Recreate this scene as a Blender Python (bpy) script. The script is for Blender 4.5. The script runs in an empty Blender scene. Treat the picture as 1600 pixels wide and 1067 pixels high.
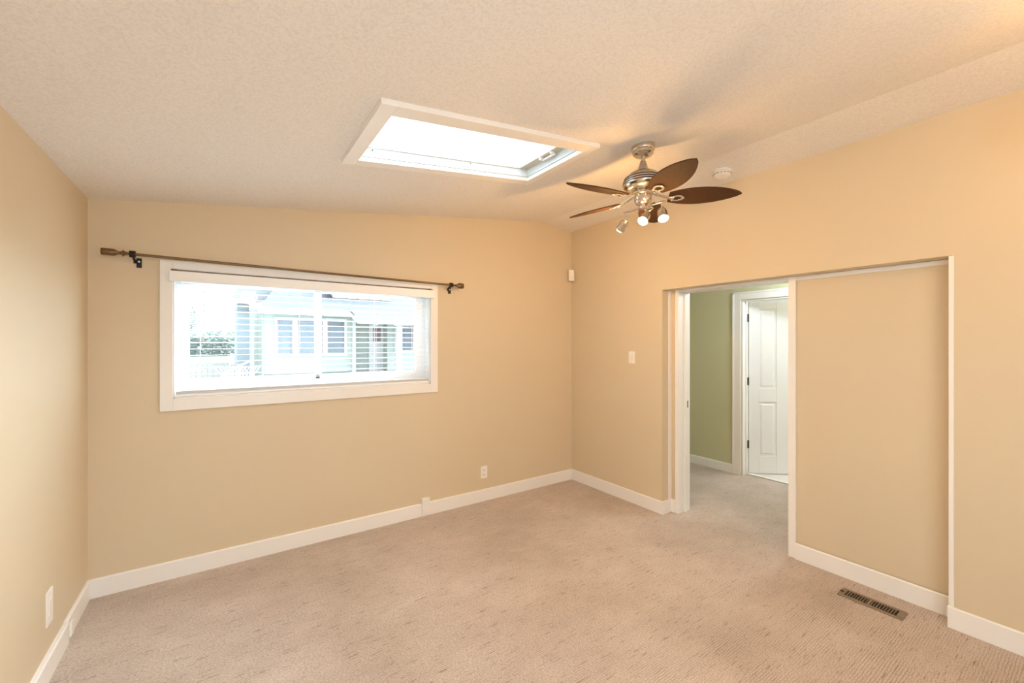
import bpy, bmesh, math, random
from mathutils import Vector, Matrix
random.seed(7)
S = bpy.context.scene
COL = S.collection
PI = math.pi

# ---------------------------------------------------------------- camera
cam = bpy.data.cameras.new('camera')
cam.sensor_fit = 'HORIZONTAL'
cam.sensor_width = 36.0
cam.lens = 655.3 / 1600 * 36.0
cam.shift_y = 1.5 / 1600
cam.clip_start = 0.02
cam.clip_end = 400
camo = bpy.data.objects.new('camera', cam)
COL.objects.link(camo)
camo.location = (0, 0, 1.56)
camo.rotation_euler = (PI / 2, 0, -math.atan2(452, 655.3))
S.camera = camo

# ---------------------------------------------------------------- sky, lamps, exposure
w = bpy.data.worlds.new('overcast_sky')
S.world = w
w.use_nodes = True
_nt = w.node_tree                       # overcast sky: brighter overhead than at the horizon
_bg = _nt.nodes['Background']
_bg.inputs[0].default_value = (0.76, 0.89, 1.0, 1)
_tc = _nt.nodes.new('ShaderNodeTexCoord')
_sp = _nt.nodes.new('ShaderNodeSeparateXYZ')
_mr = _nt.nodes.new('ShaderNodeMapRange')
_mr.inputs['From Min'].default_value = 0.0
_mr.inputs['From Max'].default_value = 1.0
_mr.inputs['To Min'].default_value = 2.3
_mr.inputs['To Max'].default_value = 3.6
_nt.links.new(_tc.outputs['Generated'], _sp.inputs[0])
_nt.links.new(_sp.outputs['Z'], _mr.inputs['Value'])
_dt = _nt.nodes.new('ShaderNodeVectorMath')      # thin cloud glowing where the sun stands behind it
_dt.operation = 'DOT_PRODUCT'
_dt.inputs[1].default_value = (0.80, 0.0, 0.60)
_nt.links.new(_tc.outputs['Generated'], _dt.inputs[0])
_mx = _nt.nodes.new('ShaderNodeMath')
_mx.operation = 'MAXIMUM'
_mx.inputs[1].default_value = 0.0
_nt.links.new(_dt.outputs['Value'], _mx.inputs[0])
_pw = _nt.nodes.new('ShaderNodeMath')
_pw.operation = 'POWER'
_pw.inputs[1].default_value = 8.0
_nt.links.new(_mx.outputs[0], _pw.inputs[0])
_ma = _nt.nodes.new('ShaderNodeMath')
_ma.operation = 'MULTIPLY_ADD'
_ma.inputs[1].default_value = 54.0
_nt.links.new(_pw.outputs[0], _ma.inputs[0])
_nt.links.new(_mr.outputs[0], _ma.inputs[2])
_nt.links.new(_ma.outputs[0], _bg.inputs[1])
S.view_settings.view_transform = 'Standard'
S.view_settings.look = 'None'
S.view_settings.exposure = 0.64
S.view_settings.gamma = 1.0
S.view_settings.use_curve_mapping = False
S.cycles.max_bounces = 14
S.cycles.diffuse_bounces = 8
S.cycles.transparent_max_bounces = 24
S.cycles.sample_clamp_indirect = 6

WARM = (1.0, 0.55, 0.19)
COOL = (0.82, 0.92, 1.0)
HALL = (0.80, 0.92, 1.0)


def spot_lamp(name, loc, watts, color, radius, aim, cone):
    l = bpy.data.lights.new(name, 'SPOT')
    l.energy = watts
    l.color = color
    l.shadow_soft_size = radius
    l.spot_size = math.radians(cone)
    l.spot_blend = 0.6
    o = bpy.data.objects.new(name, l)
    o.location = loc
    o.rotation_euler = Vector(aim).to_track_quat('-Z', 'Y').to_euler()
    COL.objects.link(o)
    return o


def point_lamp(name, loc, watts, color, radius):
    l = bpy.data.lights.new(name, 'POINT')
    l.energy = watts
    l.color = color
    l.shadow_soft_size = radius
    o = bpy.data.objects.new(name, l)
    o.location = loc
    COL.objects.link(o)
    return o


# ---------------------------------------------------------------- room numbers (metres)
YB = 3.566            # window wall
XL = -0.677           # left wall
XR = 3.29             # right wall
YF = -1.30            # wall behind the camera
XRIDGE, ZRIDGE = 2.868, 2.868
ZL = 2.4375           # ceiling at left wall
ZR = 2.826            # ceiling at right wall
SL = (ZRIDGE - ZL) / (XRIDGE - XL)
SR = (ZRIDGE - ZR) / (XR - XRIDGE)


def zc(x):
    return ZL + SL * (x - XL) if x < XRIDGE else ZRIDGE - SR * (x - XRIDGE)


# ---------------------------------------------------------------- materials
def mat(name, color, rough=0.5, metal=0.0, bump=None, var=None, spec=None, coat=0.0):
    """bump=(scale, strength, distance)  var=(scale, amount)"""
    m = bpy.data.materials.new(name)
    m.use_nodes = True
    nt = m.node_tree
    b = nt.nodes['Principled BSDF']
    b.inputs['Base Color'].default_value = (*color, 1)
    b.inputs['Roughness'].default_value = rough
    b.inputs['Metallic'].default_value = metal
    if spec is not None:
        b.inputs['Specular IOR Level'].default_value = spec
    if coat:
        b.inputs['Coat Weight'].default_value = coat
    tc = nt.nodes.new('ShaderNodeTexCoord')
    if var:
        n = nt.nodes.new('ShaderNodeTexNoise')
        n.inputs['Scale'].default_value = var[0]
        n.inputs['Detail'].default_value = 4
        nt.links.new(tc.outputs['Object'], n.inputs['Vector'])
        mx = nt.nodes.new('ShaderNodeMix')
        mx.data_type = 'RGBA'
        a = var[1]
        mx.inputs[6].default_value = (*[c * (1 - a) for c in color], 1)
        mx.inputs[7].default_value = (*[min(1, c * (1 + a)) for c in color], 1)
        nt.links.new(n.outputs['Fac'], mx.inputs[0])
        nt.links.new(mx.outputs[2], b.inputs['Base Color'])
    if bump:
        n = nt.nodes.new('ShaderNodeTexNoise')
        n.inputs['Scale'].default_value = bump[0]
        n.inputs['Detail'].default_value = 3
        nt.links.new(tc.outputs['Object'], n.inputs['Vector'])
        bp = nt.nodes.new('ShaderNodeBump')
        bp.inputs['Strength'].default_value = bump[1]
        bp.inputs['Distance'].default_value = bump[2]
        nt.links.new(n.outputs['Fac'], bp.inputs['Height'])
        nt.links.new(bp.outputs['Normal'], b.inputs['Normal'])
    return m


M = {}
M['wall'] = mat('beige_wall_paint', (0.67, 0.56, 0.395), 0.5, bump=(220, 0.06, 0.002), var=(1.5, 0.02))
M['hall_wall'] = mat('olive_beige_wall_paint', (0.58, 0.56, 0.36), 0.55, bump=(220, 0.06, 0.002), var=(1.5, 0.02))
M['white'] = mat('white_trim_paint', (0.86, 0.84, 0.81), 0.35, var=(3, 0.015))
M['door_white'] = mat('white_door_paint', (0.86, 0.86, 0.86), 0.4, var=(3, 0.01))
M['vinyl'] = mat('white_vinyl', (0.88, 0.89, 0.90), 0.35, var=(4, 0.01))
M['slat'] = mat('white_blind_slat', (0.90, 0.91, 0.92), 0.4, var=(6, 0.01))
M['plastic'] = mat('white_plastic', (0.86, 0.84, 0.80), 0.35, var=(8, 0.01))
M['plastic_ivory'] = mat('ivory_plastic', (0.84, 0.80, 0.72), 0.4, var=(8, 0.01))
M['slot'] = mat('dark_slot', (0.03, 0.025, 0.02), 0.7, var=(8, 0.05))
M['bronze'] = mat('aged_bronze', (0.20, 0.125, 0.065), 0.35, 0.75, var=(40, 0.15))
M['black_metal'] = mat('black_bracket_metal', (0.025, 0.018, 0.014), 0.45, 0.5, var=(20, 0.1))
M['hinge'] = mat('dark_hinge_metal', (0.10, 0.085, 0.06), 0.4, 0.8, var=(20, 0.1))
M['register'] = mat('brown_register_metal', (0.27, 0.205, 0.14), 0.5, 0.3, var=(30, 0.1))
M['nickel'] = mat('brushed_nickel', (0.66, 0.59, 0.51), 0.27, 1.0, bump=(90, 0.05, 0.001), var=(30, 0.08))
M['dark_nickel'] = mat('dark_nickel_band', (0.10, 0.10, 0.11), 0.3, 1.0, var=(30, 0.1))
M['steel'] = mat('latch_steel', (0.8, 0.8, 0.8), 0.3, 0.9, var=(20, 0.05))
M['alu'] = mat('skylight_sash_metal', (0.58, 0.55, 0.46), 0.45, 0.2, var=(10, 0.04))
M['shaft'] = mat('white_skylight_lining', (0.66, 0.70, 0.71), 0.4, var=(4, 0.01))
M['house'] = mat('pale_green_siding', (0.35, 0.385, 0.355), 0.7, var=(2, 0.03))
M['house_white'] = mat('white_exterior_trim', (0.55, 0.56, 0.56), 0.6, var=(3, 0.02))
M['house_glass'] = mat('dark_window_glass', (0.13, 0.16, 0.20), 0.12, var=(3, 0.2))
M['sash_plum'] = mat('plum_window_sash', (0.24, 0.17, 0.19), 0.5, var=(3, 0.1))
M['foundation'] = mat('grey_foundation', (0.22, 0.27, 0.24), 0.8, var=(5, 0.1))
M['blue_grey'] = mat('blue_grey_siding', (0.28, 0.32, 0.36), 0.7, var=(3, 0.05))
M['leaf'] = mat('evergreen_leaves', (0.20, 0.24, 0.19), 0.7, var=(6, 0.4))
M['leaf_grey'] = mat('grey_green_leaves', (0.18, 0.22, 0.18), 0.7, var=(6, 0.3))
M['bark'] = mat('brown_bark', (0.16, 0.11, 0.08), 0.8, var=(12, 0.3))
M['grass'] = mat('lawn_grass', (0.085, 0.115, 0.06), 0.9, bump=(60, 0.4, 0.03), var=(8, 0.3))
M['wood_grey'] = mat('weathered_fence_wood', (0.30, 0.27, 0.24), 0.8, var=(10, 0.2))
M['terracotta'] = mat('terracotta', (0.50, 0.22, 0.10), 0.8, var=(10, 0.1))
M['vinyl_floor'] = mat('pale_vinyl_floor', (0.72, 0.68, 0.62), 0.4, var=(6, 0.05))
M['concrete'] = mat('pale_concrete', (0.30, 0.29, 0.28), 0.9, var=(4, 0.06))
M['outer'] = mat('outer_house_stucco', (0.6, 0.6, 0.58), 0.8, var=(4, 0.05))


def siding_bump(m, period):
    nt = m.node_tree
    b = nt.nodes['Principled BSDF']
    tc = nt.nodes.new('ShaderNodeTexCoord')
    wv = nt.nodes.new('ShaderNodeTexWave')
    wv.wave_type = 'BANDS'
    wv.bands_direction = 'Z'
    wv.wave_profile = 'SAW'
    wv.inputs['Scale'].default_value = 2 * PI / 20 / period
    nt.links.new(tc.outputs['Object'], wv.inputs['Vector'])
    bp = nt.nodes.new('ShaderNodeBump')
    bp.inputs['Strength'].default_value = 0.6
    bp.inputs['Distance'].default_value = 0.02
    nt.links.new(wv.outputs['Fac'], bp.inputs['Height'])
    nt.links.new(bp.outputs['Normal'], b.inputs['Normal'])


siding_bump(M['house'], 0.11)


def mat_ceiling():
    m = bpy.data.materials.new('popcorn_ceiling')
    m.use_nodes = True
    nt = m.node_tree
    b = nt.nodes['Principled BSDF']
    b.inputs['Roughness'].default_value = 0.85
    tc = nt.nodes.new('ShaderNodeTexCoord')
    v = nt.nodes.new('ShaderNodeTexVoronoi')
    v.inputs['Scale'].default_value = 120
    n = nt.nodes.new('ShaderNodeTexNoise')
    n.inputs['Scale'].default_value = 75
    n.inputs['Detail'].default_value = 5
    nt.links.new(tc.outputs['Object'], v.inputs['Vector'])
    nt.links.new(tc.outputs['Object'], n.inputs['Vector'])
    ad = nt.nodes.new('ShaderNodeMath')
    ad.operation = 'SUBTRACT'
    nt.links.new(n.outputs['Fac'], ad.inputs[0])
    mu = nt.nodes.new('ShaderNodeMath')
    mu.operation = 'MULTIPLY'
    mu.inputs[1].default_value = 0.5
    nt.links.new(v.outputs['Distance'], mu.inputs[0])
    nt.links.new(mu.outputs[0], ad.inputs[1])
    bp = nt.nodes.new('ShaderNodeBump')
    bp.inputs['Strength'].default_value = 0.22
    bp.inputs['Distance'].default_value = 0.004
    nt.links.new(ad.outputs[0], bp.inputs['Height'])
    nt.links.new(bp.outputs['Normal'], b.inputs['Normal'])
    cr = nt.nodes.new('ShaderNodeValToRGB')
    cr.color_ramp.elements[0].position = 0.05
    cr.color_ramp.elements[0].color = (0.76, 0.725, 0.685, 1)
    cr.color_ramp.elements[1].position = 0.35
    cr.color_ramp.elements[1].color = (0.83, 0.795, 0.755, 1)
    nt.links.new(ad.outputs[0], cr.inputs[0])
    nt.links.new(cr.outputs[0], b.inputs['Base Color'])
    return m


def mat_carpet():
    m = bpy.data.materials.new('ribbed_loop_carpet')
    m.use_nodes = True
    nt = m.node_tree
    L = nt.links.new
    b = nt.nodes['Principled BSDF']
    b.inputs['Roughness'].default_value = 0.95
    b.inputs['Specular IOR Level'].default_value = 0.1
    b.inputs['Sheen Weight'].default_value = 0.25
    tc = nt.nodes.new('ShaderNodeTexCoord')

    def noise(scale, sx, sy, detail=3, rough=0.55):
        mp = nt.nodes.new('ShaderNodeMapping')
        mp.inputs['Scale'].default_value = (sx, sy, 1)
        L(tc.outputs['Object'], mp.inputs['Vector'])
        n = nt.nodes.new('ShaderNodeTexNoise')
        n.inputs['Scale'].default_value = scale
        n.inputs['Detail'].default_value = detail
        n.inputs['Roughness'].default_value = rough
        L(mp.outputs[0], n.inputs['Vector'])
        return n

    def ramp(src, stops):
        r = nt.nodes.new('ShaderNodeValToRGB')
        e = r.color_ramp.elements
        e[0].position, e[0].color = stops[0][0], (*stops[0][1], 1)
        e[1].position, e[1].color = stops[1][0], (*stops[1][1], 1)
        for p, c in stops[2:]:
            q = e.new(p)
            q.color = (*c, 1)
        L(src, r.inputs[0])
        return r

    def mul(a, c):
        x = nt.nodes.new('ShaderNodeMix')
        x.data_type = 'RGBA'
        x.blend_type = 'MULTIPLY'
        x.inputs[0].default_value = 1
        L(a, x.inputs[6])
        L(c, x.inputs[7])
        return x.outputs[2]

    big = noise(1.3, 1, 1, 5)                         # wear and traffic patches
    base = ramp(big.outputs['Fac'], [(0.32, (0.51, 0.415, 0.34)), (0.68, (0.655, 0.555, 0.475))])
    tuft = noise(210, 0.40, 1.0, 3, 0.7)              # single loops, longer along the ribs
    t = ramp(tuft.outputs['Fac'], [(0.28, (0.52, 0.49, 0.47)), (0.58, (1.10, 1.10, 1.10))])
    streak = noise(34, 0.25, 2.6, 4, 0.75)            # broken dark dashes along the ribs
    s = ramp(streak.outputs['Fac'], [(0.31, (0.36, 0.31, 0.27)), (0.43, (1, 1, 1))])
    c = mul(mul(base.outputs[0], t.outputs[0]), s.outputs[0])
    wl = nt.nodes.new('ShaderNodeTexWave')            # ribs along X, worn away in patches
    wl.bands_direction = 'Y'
    wl.inputs['Scale'].default_value = 2 * PI / 20 / 0.0115
    wl.inputs['Distortion'].default_value = 2.2
    wl.inputs['Detail'].default_value = 2
    wl.inputs['Detail Scale'].default_value = 0.6
    L(tc.outputs['Object'], wl.inputs['Vector'])
    rib = ramp(wl.outputs['Fac'], [(0.05, (0.66, 0.62, 0.60)), (0.45, (1, 1, 1))])
    pat = noise(5.5, 0.6, 1.0, 4, 0.7)
    pr = ramp(pat.outputs['Fac'], [(0.36, (0, 0, 0)), (0.66, (1, 1, 1))])
    mm = nt.nodes.new('ShaderNodeMix')
    mm.data_type = 'RGBA'
    L(pr.outputs[0], mm.inputs[0])
    mm.inputs[6].default_value = (1, 1, 1, 1)
    L(rib.outputs[0], mm.inputs[7])
    c = mul(c, mm.outputs[2])
    L(c, b.inputs['Base Color'])
    wv = nt.nodes.new('ShaderNodeTexWave')            # the ribs run along X
    wv.bands_direction = 'Y'
    wv.inputs['Scale'].default_value = 2 * PI / 20 / 0.011
    wv.inputs['Distortion'].default_value = 1.4
    wv.inputs['Detail'].default_value = 2
    L(tc.outputs['Object'], wv.inputs['Vector'])
    ad = nt.nodes.new('ShaderNodeMath')
    ad.operation = 'MULTIPLY_ADD'
    ad.inputs[1].default_value = 0.35
    L(wv.outputs['Fac'], ad.inputs[0])
    L(tuft.outputs['Fac'], ad.inputs[2])
    bp = nt.nodes.new('ShaderNodeBump')
    bp.inputs['Strength'].default_value = 0.6
    bp.inputs['Distance'].default_value = 0.005
    L(ad.outputs[0], bp.inputs['Height'])
    L(bp.outputs['Normal'], b.inputs['Normal'])
    return m


def mat_wood_blade():
    m = bpy.data.materials.new('walnut_blade')
    m.use_nodes = True
    nt = m.node_tree
    L = nt.links.new
    b = nt.nodes['Principled BSDF']
    b.inputs['Roughness'].default_value = 0.7
    b.inputs['Specular IOR Level'].default_value = 0.12
    tc = nt.nodes.new('ShaderNodeTexCoord')
    mp = nt.nodes.new('ShaderNodeMapping')
    mp.inputs['Scale'].default_value = (3, 3, 3)
    n = nt.nodes.new('ShaderNodeTexNoise')
    n.inputs['Scale'].default_value = 14
    n.inputs['Detail'].default_value = 5
    n.inputs['Distortion'].default_value = 1.5
    L(tc.outputs['Object'], mp.inputs[0])
    L(mp.outputs[0], n.inputs['Vector'])
    r = nt.nodes.new('ShaderNodeValToRGB')
    r.color_ramp.elements[0].color = (0.048, 0.022, 0.010, 1)
    r.color_ramp.elements[1].color = (0.095, 0.047, 0.022, 1)
    L(n.outputs['Fac'], r.inputs[0])
    L(r.outputs[0], b.inputs['Base Color'])
    return m


def mat_glass(name, tint=(1, 1, 1), gloss=0.06):
    m = bpy.data.materials.new(name)
    m.use_nodes = True
    nt = m.node_tree
    nt.nodes.remove(nt.nodes['Principled BSDF'])
    out = nt.nodes['Material Output']
    tr = nt.nodes.new('ShaderNodeBsdfTransparent')
    tr.inputs[0].default_value = (*tint, 1)
    gl = nt.nodes.new('ShaderNodeBsdfGlossy')
    gl.inputs['Roughness'].default_value = 0.02
    mx = nt.nodes.new('ShaderNodeMixShader')
    mx.inputs[0].default_value = gloss
    nt.links.new(tr.outputs[0], mx.inputs[1])
    nt.links.new(gl.outputs[0], mx.inputs[2])
    nt.links.new(mx.outputs[0], out.inputs[0])
    return m


def mat_emit(name, color, strength):
    m = bpy.data.materials.new(name)
    m.use_nodes = True
    b = m.node_tree.nodes['Principled BSDF']
    b.inputs['Base Color'].default_value = (*color, 1)
    b.inputs['Emission Color'].default_value = (*color, 1)
    b.inputs['Emission Strength'].default_value = strength
    return m


def mat_shingle():
    m = bpy.data.materials.new('grey_roof_shingles')
    m.use_nodes = True
    nt = m.node_tree
    b = nt.nodes['Principled BSDF']
    b.inputs['Roughness'].default_value = 0.9
    tc = nt.nodes.new('ShaderNodeTexCoord')
    br = nt.nodes.new('ShaderNodeTexBrick')
    br.inputs['Scale'].default_value = 3
    br.inputs['Color1'].default_value = (0.045, 0.051, 0.058, 1)
    br.inputs['Color2'].default_value = (0.055, 0.061, 0.068, 1)
    br.inputs['Mortar'].default_value = (0.036, 0.040, 0.046, 1)
    br.inputs['Mortar Size'].default_value = 0.012
    nt.links.new(tc.outputs['Object'], br.inputs['Vector'])
    nt.links.new(br.outputs['Color'], b.inputs['Base Color'])
    return m


M['ceiling'] = mat_ceiling()
M['carpet'] = mat_carpet()
M['blade'] = mat_wood_blade()
M['glass'] = mat_glass('clear_window_glass', (0.97, 0.99, 0.99), 0.05)
M['sky_glass'] = mat_glass('skylight_glass', (0.98, 1.0, 1.0), 0.05)
M['bulb'] = mat_emit('lit_halogen_bulb', (1.0, 0.90, 0.68), 60)
M['globe'] = mat_emit('lit_globe_glass', (1.0, 0.80, 0.55), 6)
M['led'] = mat_emit('lit_led_diffuser', (0.9, 0.96, 1.0), 5)
M['bulb_rim'] = mat_glass('lamp_rim_glass', (0.98, 0.97, 0.93), 0.35)
M['shingle'] = mat_shingle()


# ---------------------------------------------------------------- mesh builder
class MB:
    def __init__(self):
        self.bm = bmesh.new()

    def _new(self, verts, faces, smooth=False):
        vs = [self.bm.verts.new(v) for v in verts]
        for f in faces:
            try:
                fc = self.bm.faces.new([vs[i] for i in f])
                fc.smooth = smooth
            except ValueError:
                pass
        return vs

    def box(self, x0, x1, y0, y1, z0, z1, rot=None, about=None):
        v = [(x, y, z) for x in (x0, x1) for y in (y0, y1) for z in (z0, z1)]
        if rot is not None:
            c = Vector(about if about else ((x0 + x1) / 2, (y0 + y1) / 2, (z0 + z1) / 2))
            v = [tuple(rot @ (Vector(p) - c) + c) for p in v]
        self._new(v, [(0, 1, 3, 2), (4, 6, 7, 5), (0, 4, 5, 1), (2, 3, 7, 6), (0, 2, 6, 4), (1, 5, 7, 3)])
        return self

    def prism(self, poly, axis, a, b):
        """poly: 2D points; axis 'x': (y,z), 'y': (x,z), 'z': (x,y)"""
        def P(p, t):
            return {'x': (t, p[0], p[1]), 'y': (p[0], t, p[1]), 'z': (p[0], p[1], t)}[axis]
        n = len(poly)
        v = [P(p, a) for p in poly] + [P(p, b) for p in poly]
        f = [tuple(range(n)), tuple(range(2 * n - 1, n - 1, -1))]
        f += [(i, i + n, (i + 1) % n + n, (i + 1) % n) for i in range(n)]
        self._new(v, f)
        return self

    def lathe(self, prof, origin, axis=(0, 0, 1), seg=40):
        """prof: list of (radius, height) along axis"""
        ax = Vector(axis).normalized()
        q = Vector((0, 0, 1)).rotation_difference(ax).to_matrix()
        o = Vector(origin)
        n = len(prof)
        v = []
        for k in range(seg):
            a = 2 * PI * k / seg
            for r, h in prof:
                v.append(tuple(o + q @ Vector((r * math.cos(a), r * math.sin(a), h))))
        f = []
        for k in range(seg):
            k2 = (k + 1) % seg
            for i in range(n - 1):
                f.append((k * n + i, k2 * n + i, k2 * n + i + 1, k * n + i + 1))
        self._new(v, f, True)
        bmesh.ops.remove_doubles(self.bm, verts=self.bm.verts, dist=1e-6)
        return self

    def tube(self, pts, r, seg=12, flat=None):
        pts = [Vector(p) for p in pts]
        n = len(pts)
        rs = r if isinstance(r, (list, tuple)) else [r] * n
        rings = []
        up0 = None
        for i, p in enumerate(pts):
            t = (pts[min(i + 1, n - 1)] - pts[max(i - 1, 0)]).normalized()
            up = Vector((0, 0, 1)) if abs(t.z) < 0.95 else Vector((1, 0, 0))
            a = t.cross(up).normalized()
            c = a.cross(t).normalized()
            fz = flat if flat else 1
            rings.append([tuple(p + a * math.cos(2 * PI * k / seg) * rs[i] + c * math.sin(2 * PI * k / seg) * rs[i] * fz) for k in range(seg)])
        v = [q for ring in rings for q in ring]
        f = []
        for i in range(n - 1):
            for k in range(seg):
                k2 = (k + 1) % seg
                f.append((i * seg + k, i * seg + k2, (i + 1) * seg + k2, (i + 1) * seg + k))
        f.append(tuple(range(seg - 1, -1, -1)))
        f.append(tuple(range((n - 1) * seg, n * seg)))
        self._new(v, f, True)
        return self

    def build(self, name, m, parent=None, bevel=0, smooth_angle=None):
        bmesh.ops.recalc_face_normals(self.bm, faces=self.bm.faces)
        off = Vector((0, 0, 0))
        p = parent
        while p is not None:
            off += Vector(p.location)
            p = p.parent
        for v in self.bm.verts:
            v.co -= off
        me = bpy.data.meshes.new(name)
        self.bm.to_mesh(me)
        self.bm.free()
        me.materials.append(m)
        o = bpy.data.objects.new(name, me)
        COL.objects.link(o)
        if parent is not None:
            o.parent = parent
        if bevel:
            md = o.modifiers.new('bevel', 'BEVEL')
            md.width = bevel
            md.segments = 2
            md.limit_method = 'ANGLE'
            md.angle_limit = math.radians(35)
        if any(f.use_smooth for f in me.polygons):
            try:
                me.set_sharp_from_angle(angle=math.radians(35))
            except Exception:
                pass
        return o


def empty(name, loc):
    o = bpy.data.objects.new(name, None)
    o.location = loc
    o.empty_display_size = 0.1
    COL.objects.link(o)
    return o


def tag(o, label=None, cat=None, group=None, kind=None):
    if label:
        o['label'] = label
    if cat:
        o['category'] = cat
    if group:
        o['group'] = group
    if kind:
        o['kind'] = kind
    return o


def struct(o, label, cat):
    return tag(o, label, cat, kind='structure')


# ================================================================ SHELL
TW = 0.16      # back wall thickness
WX0, WX1, WZ0, WZ1 = -0.272, 1.555, 1.187, 2.047      # window opening

# skylight opening on the ceiling slope
KX0, KX1, KY0, KY1 = 0.615, 1.795, 1.845, 2.405
CT = 0.20      # ceiling thickness

# ---- floor
b = MB()
b.box(XL - 0.15, 5.13, YF - 0.15, YB + 0.10, -0.12, 0.0)
struct(b.build('floor', M['carpet']), 'worn taupe ribbed carpet running through the room into the hallway', 'carpet floor')

# ---- ceiling: two slopes with the skylight hole cut out
b = MB()
Y0, Y1 = YF - 0.15, YB + TW
xa, xb = XL - 0.15, XR + 0.30


def slope_block(bm, x0, x1, y0, y1):
    bm.prism([(x0, zc(x0)), (x1, zc(x1)), (x1, zc(x1) + CT), (x0, zc(x0) + CT)], 'y', y0, y1)


slope_block(b, xa, KX0, Y0, Y1)
slope_block(b, KX1, XRIDGE, Y0, Y1)
slope_block(b, KX0, KX1, Y0, KY0)
slope_block(b, KX0, KX1, KY1, Y1)
slope_block(b, XRIDGE, xb, Y0, Y1)
struct(b.build('ceiling', M['ceiling']), 'white popcorn textured ceiling sloping up to a low ridge', 'ceiling')

# ---- window wall
b = MB()
b.prism([(XL, -0.1), (WX0, -0.1), (WX0, zc(WX0)), (XL, zc(XL))], 'y', YB, YB + TW)
b.prism([(WX1, -0.1), (XR, -0.1), (XR, ZR), (XRIDGE, ZRIDGE), (WX1, zc(WX1))], 'y', YB, YB + TW)
b.prism([(WX0, -0.1), (WX1, -0.1), (WX1, WZ0), (WX0, WZ0)], 'y', YB, YB + TW)
b.prism([(WX0, WZ1), (WX1, WZ1), (WX1, zc(WX1)), (WX0, zc(WX0))], 'y', YB, YB + TW)
struct(b.build('wall_back', M['wall']), 'beige wall with the wide low window and curtain rod', 'wall')

# ---- left wall
b = MB()
b.box(XL - 0.15, XL, YF - 0.15, YB + TW, -0.1, ZL)
struct(b.build('wall_left', M['wall']), 'plain beige side wall without any window or door', 'wall')

# ---- right wall with the shallow recess and the doorway through it
RX0, RX1 = 3.42, 3.586
RY0, RY1, RZ = 0.522, 2.364, 2.037
DY0, DY1 = 1.36, 2.30
b = MB()
top = [(XR, ZR), (RX1, zc(RX1))]


def rw(x0, x1, y0, y1, z0, z1=None):
    if z1 is None:
        b.prism([(x0, z0), (x1, z0), (x1, zc(x1)), (x0, zc(x0))], 'y', y0, y1)
    else:
        b.box(x0, x1, y0, y1, z0, z1)


rw(XR, RX1, RY1, YB + TW, -0.1)
rw(XR, RX1, YF - 0.15, RY0, -0.1)
rw(XR, RX1, RY0, RY1, RZ)
rw(RX0, RX1, RY0, DY0, -0.1, RZ)
rw(RX0, RX1, DY1, RY1, -0.1, RZ)
struct(b.build('wall_right', M['wall']), 'beige wall with the doorway and the shallow trimmed recess', 'wall')

# ---- wall behind the camera; unseen patio door added to bring in daylight
FX0, FX1, FZ0, FZ1 = -0.55, 1.55, 0.06, 2.12
b = MB()
b.prism([(XL, -0.1), (FX0, -0.1), (FX0, zc(FX0)), (XL, zc(XL))], 'y', YF - 0.15, YF)
b.prism([(FX1, -0.1), (XR, -0.1), (XR, ZR), (XRIDGE, ZRIDGE), (FX1, zc(FX1))], 'y', YF - 0.15, YF)
b.prism([(FX0, -0.1), (FX1, -0.1), (FX1, FZ0), (FX0, FZ0)], 'y', YF - 0.15, YF)
b.prism([(FX0, FZ1), (FX1, FZ1), (FX1, zc(FX1)), (FX0, zc(FX0))], 'y', YF - 0.15, YF)
struct(b.build('wall_front', M['wall']), 'beige wall behind the viewer with the added glass patio door', 'wall')
o = empty('window_3', (FX0, YF, FZ0))
struct(o, 'unseen white framed glass patio door added behind the viewer for daylight', 'window')
b = MB()
for x0, x1, z0, z1 in ((FX0, FX1, FZ0, FZ0 + .06), (FX0, FX1, FZ1 - .06, FZ1), (FX0, FX0 + .06, FZ0, FZ1), (FX1 - .06, FX1, FZ0, FZ1), ((FX0 + FX1) / 2 - .03, (FX0 + FX1) / 2 + .03, FZ0, FZ1)):
    b.box(x0, x1, YF - 0.11, YF - 0.05, z0, z1)
b.build('window_frame', M['vinyl'], o)
b = MB()
b.box(FX0 + .05, FX1 - .05, YF - 0.083, YF - 0.079, FZ0 + .05, FZ1 - .05)
b.build('glass_pane', M['glass'], o)

# ---- hallway and the room beyond it
HX = 5.02
HZ = 2.44
HY0, HY1 = -0.6, YB + 0.10
HDY0, HDY1, HDZ = 1.735, 2.525, 2.055
b = MB()
b.box(HX, HX + .11, HDY1, HY1, -0.1, HZ)
b.box(HX, HX + .11, HY0, HDY0, -0.1, HZ)
b.box(HX, HX + .11, HDY0, HDY1, HDZ, HZ)
struct(b.build('wall_hall', M['hall_wall']), 'olive beige hallway wall seen through the doorway', 'wall')
b = MB()
b.box(RX1, HX + .11, HY1, HY1 + .1, -0.1, HZ)
b.box(RX1, HX + .11, HY0 - .1, HY0, -0.1, HZ)
struct(b.build('wall_hall_end', M['hall_wall']), 'olive beige end walls closing the hallway', 'wall')
b = MB()
b.box(RX1 + .001, HX + .11, HY0 - .1, HY1 + .1, HZ, HZ + .1)
b.box(HX + .11, 7.3, 0.2, HY1 + .1, HZ, HZ + .1)
struct(b.build('ceiling_hall', M['white']), 'flat white ceiling of the hallway and room beyond', 'ceiling')
b = MB()
b.box(HX + .11, 7.3, 0.2, HY1 + .1, -0.12, 0.004)
struct(b.build('floor_beyond', M['vinyl_floor']), 'pale vinyl floor of the room beyond the white door', 'floor')
b = MB()
b.box(7.2, 7.3, 0.2, HY1 + .1, 0.004, HZ)
b.box(HX + .11, 7.2, HY1, HY1 + .1, 0.004, HZ)
b.box(HX + .11, 7.2, 0.2, 0.3, 0.004, HZ)
struct(b.build('wall_beyond', M['door_white']), 'white walls of the bright room beyond the door', 'wall')
b = MB()
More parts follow.
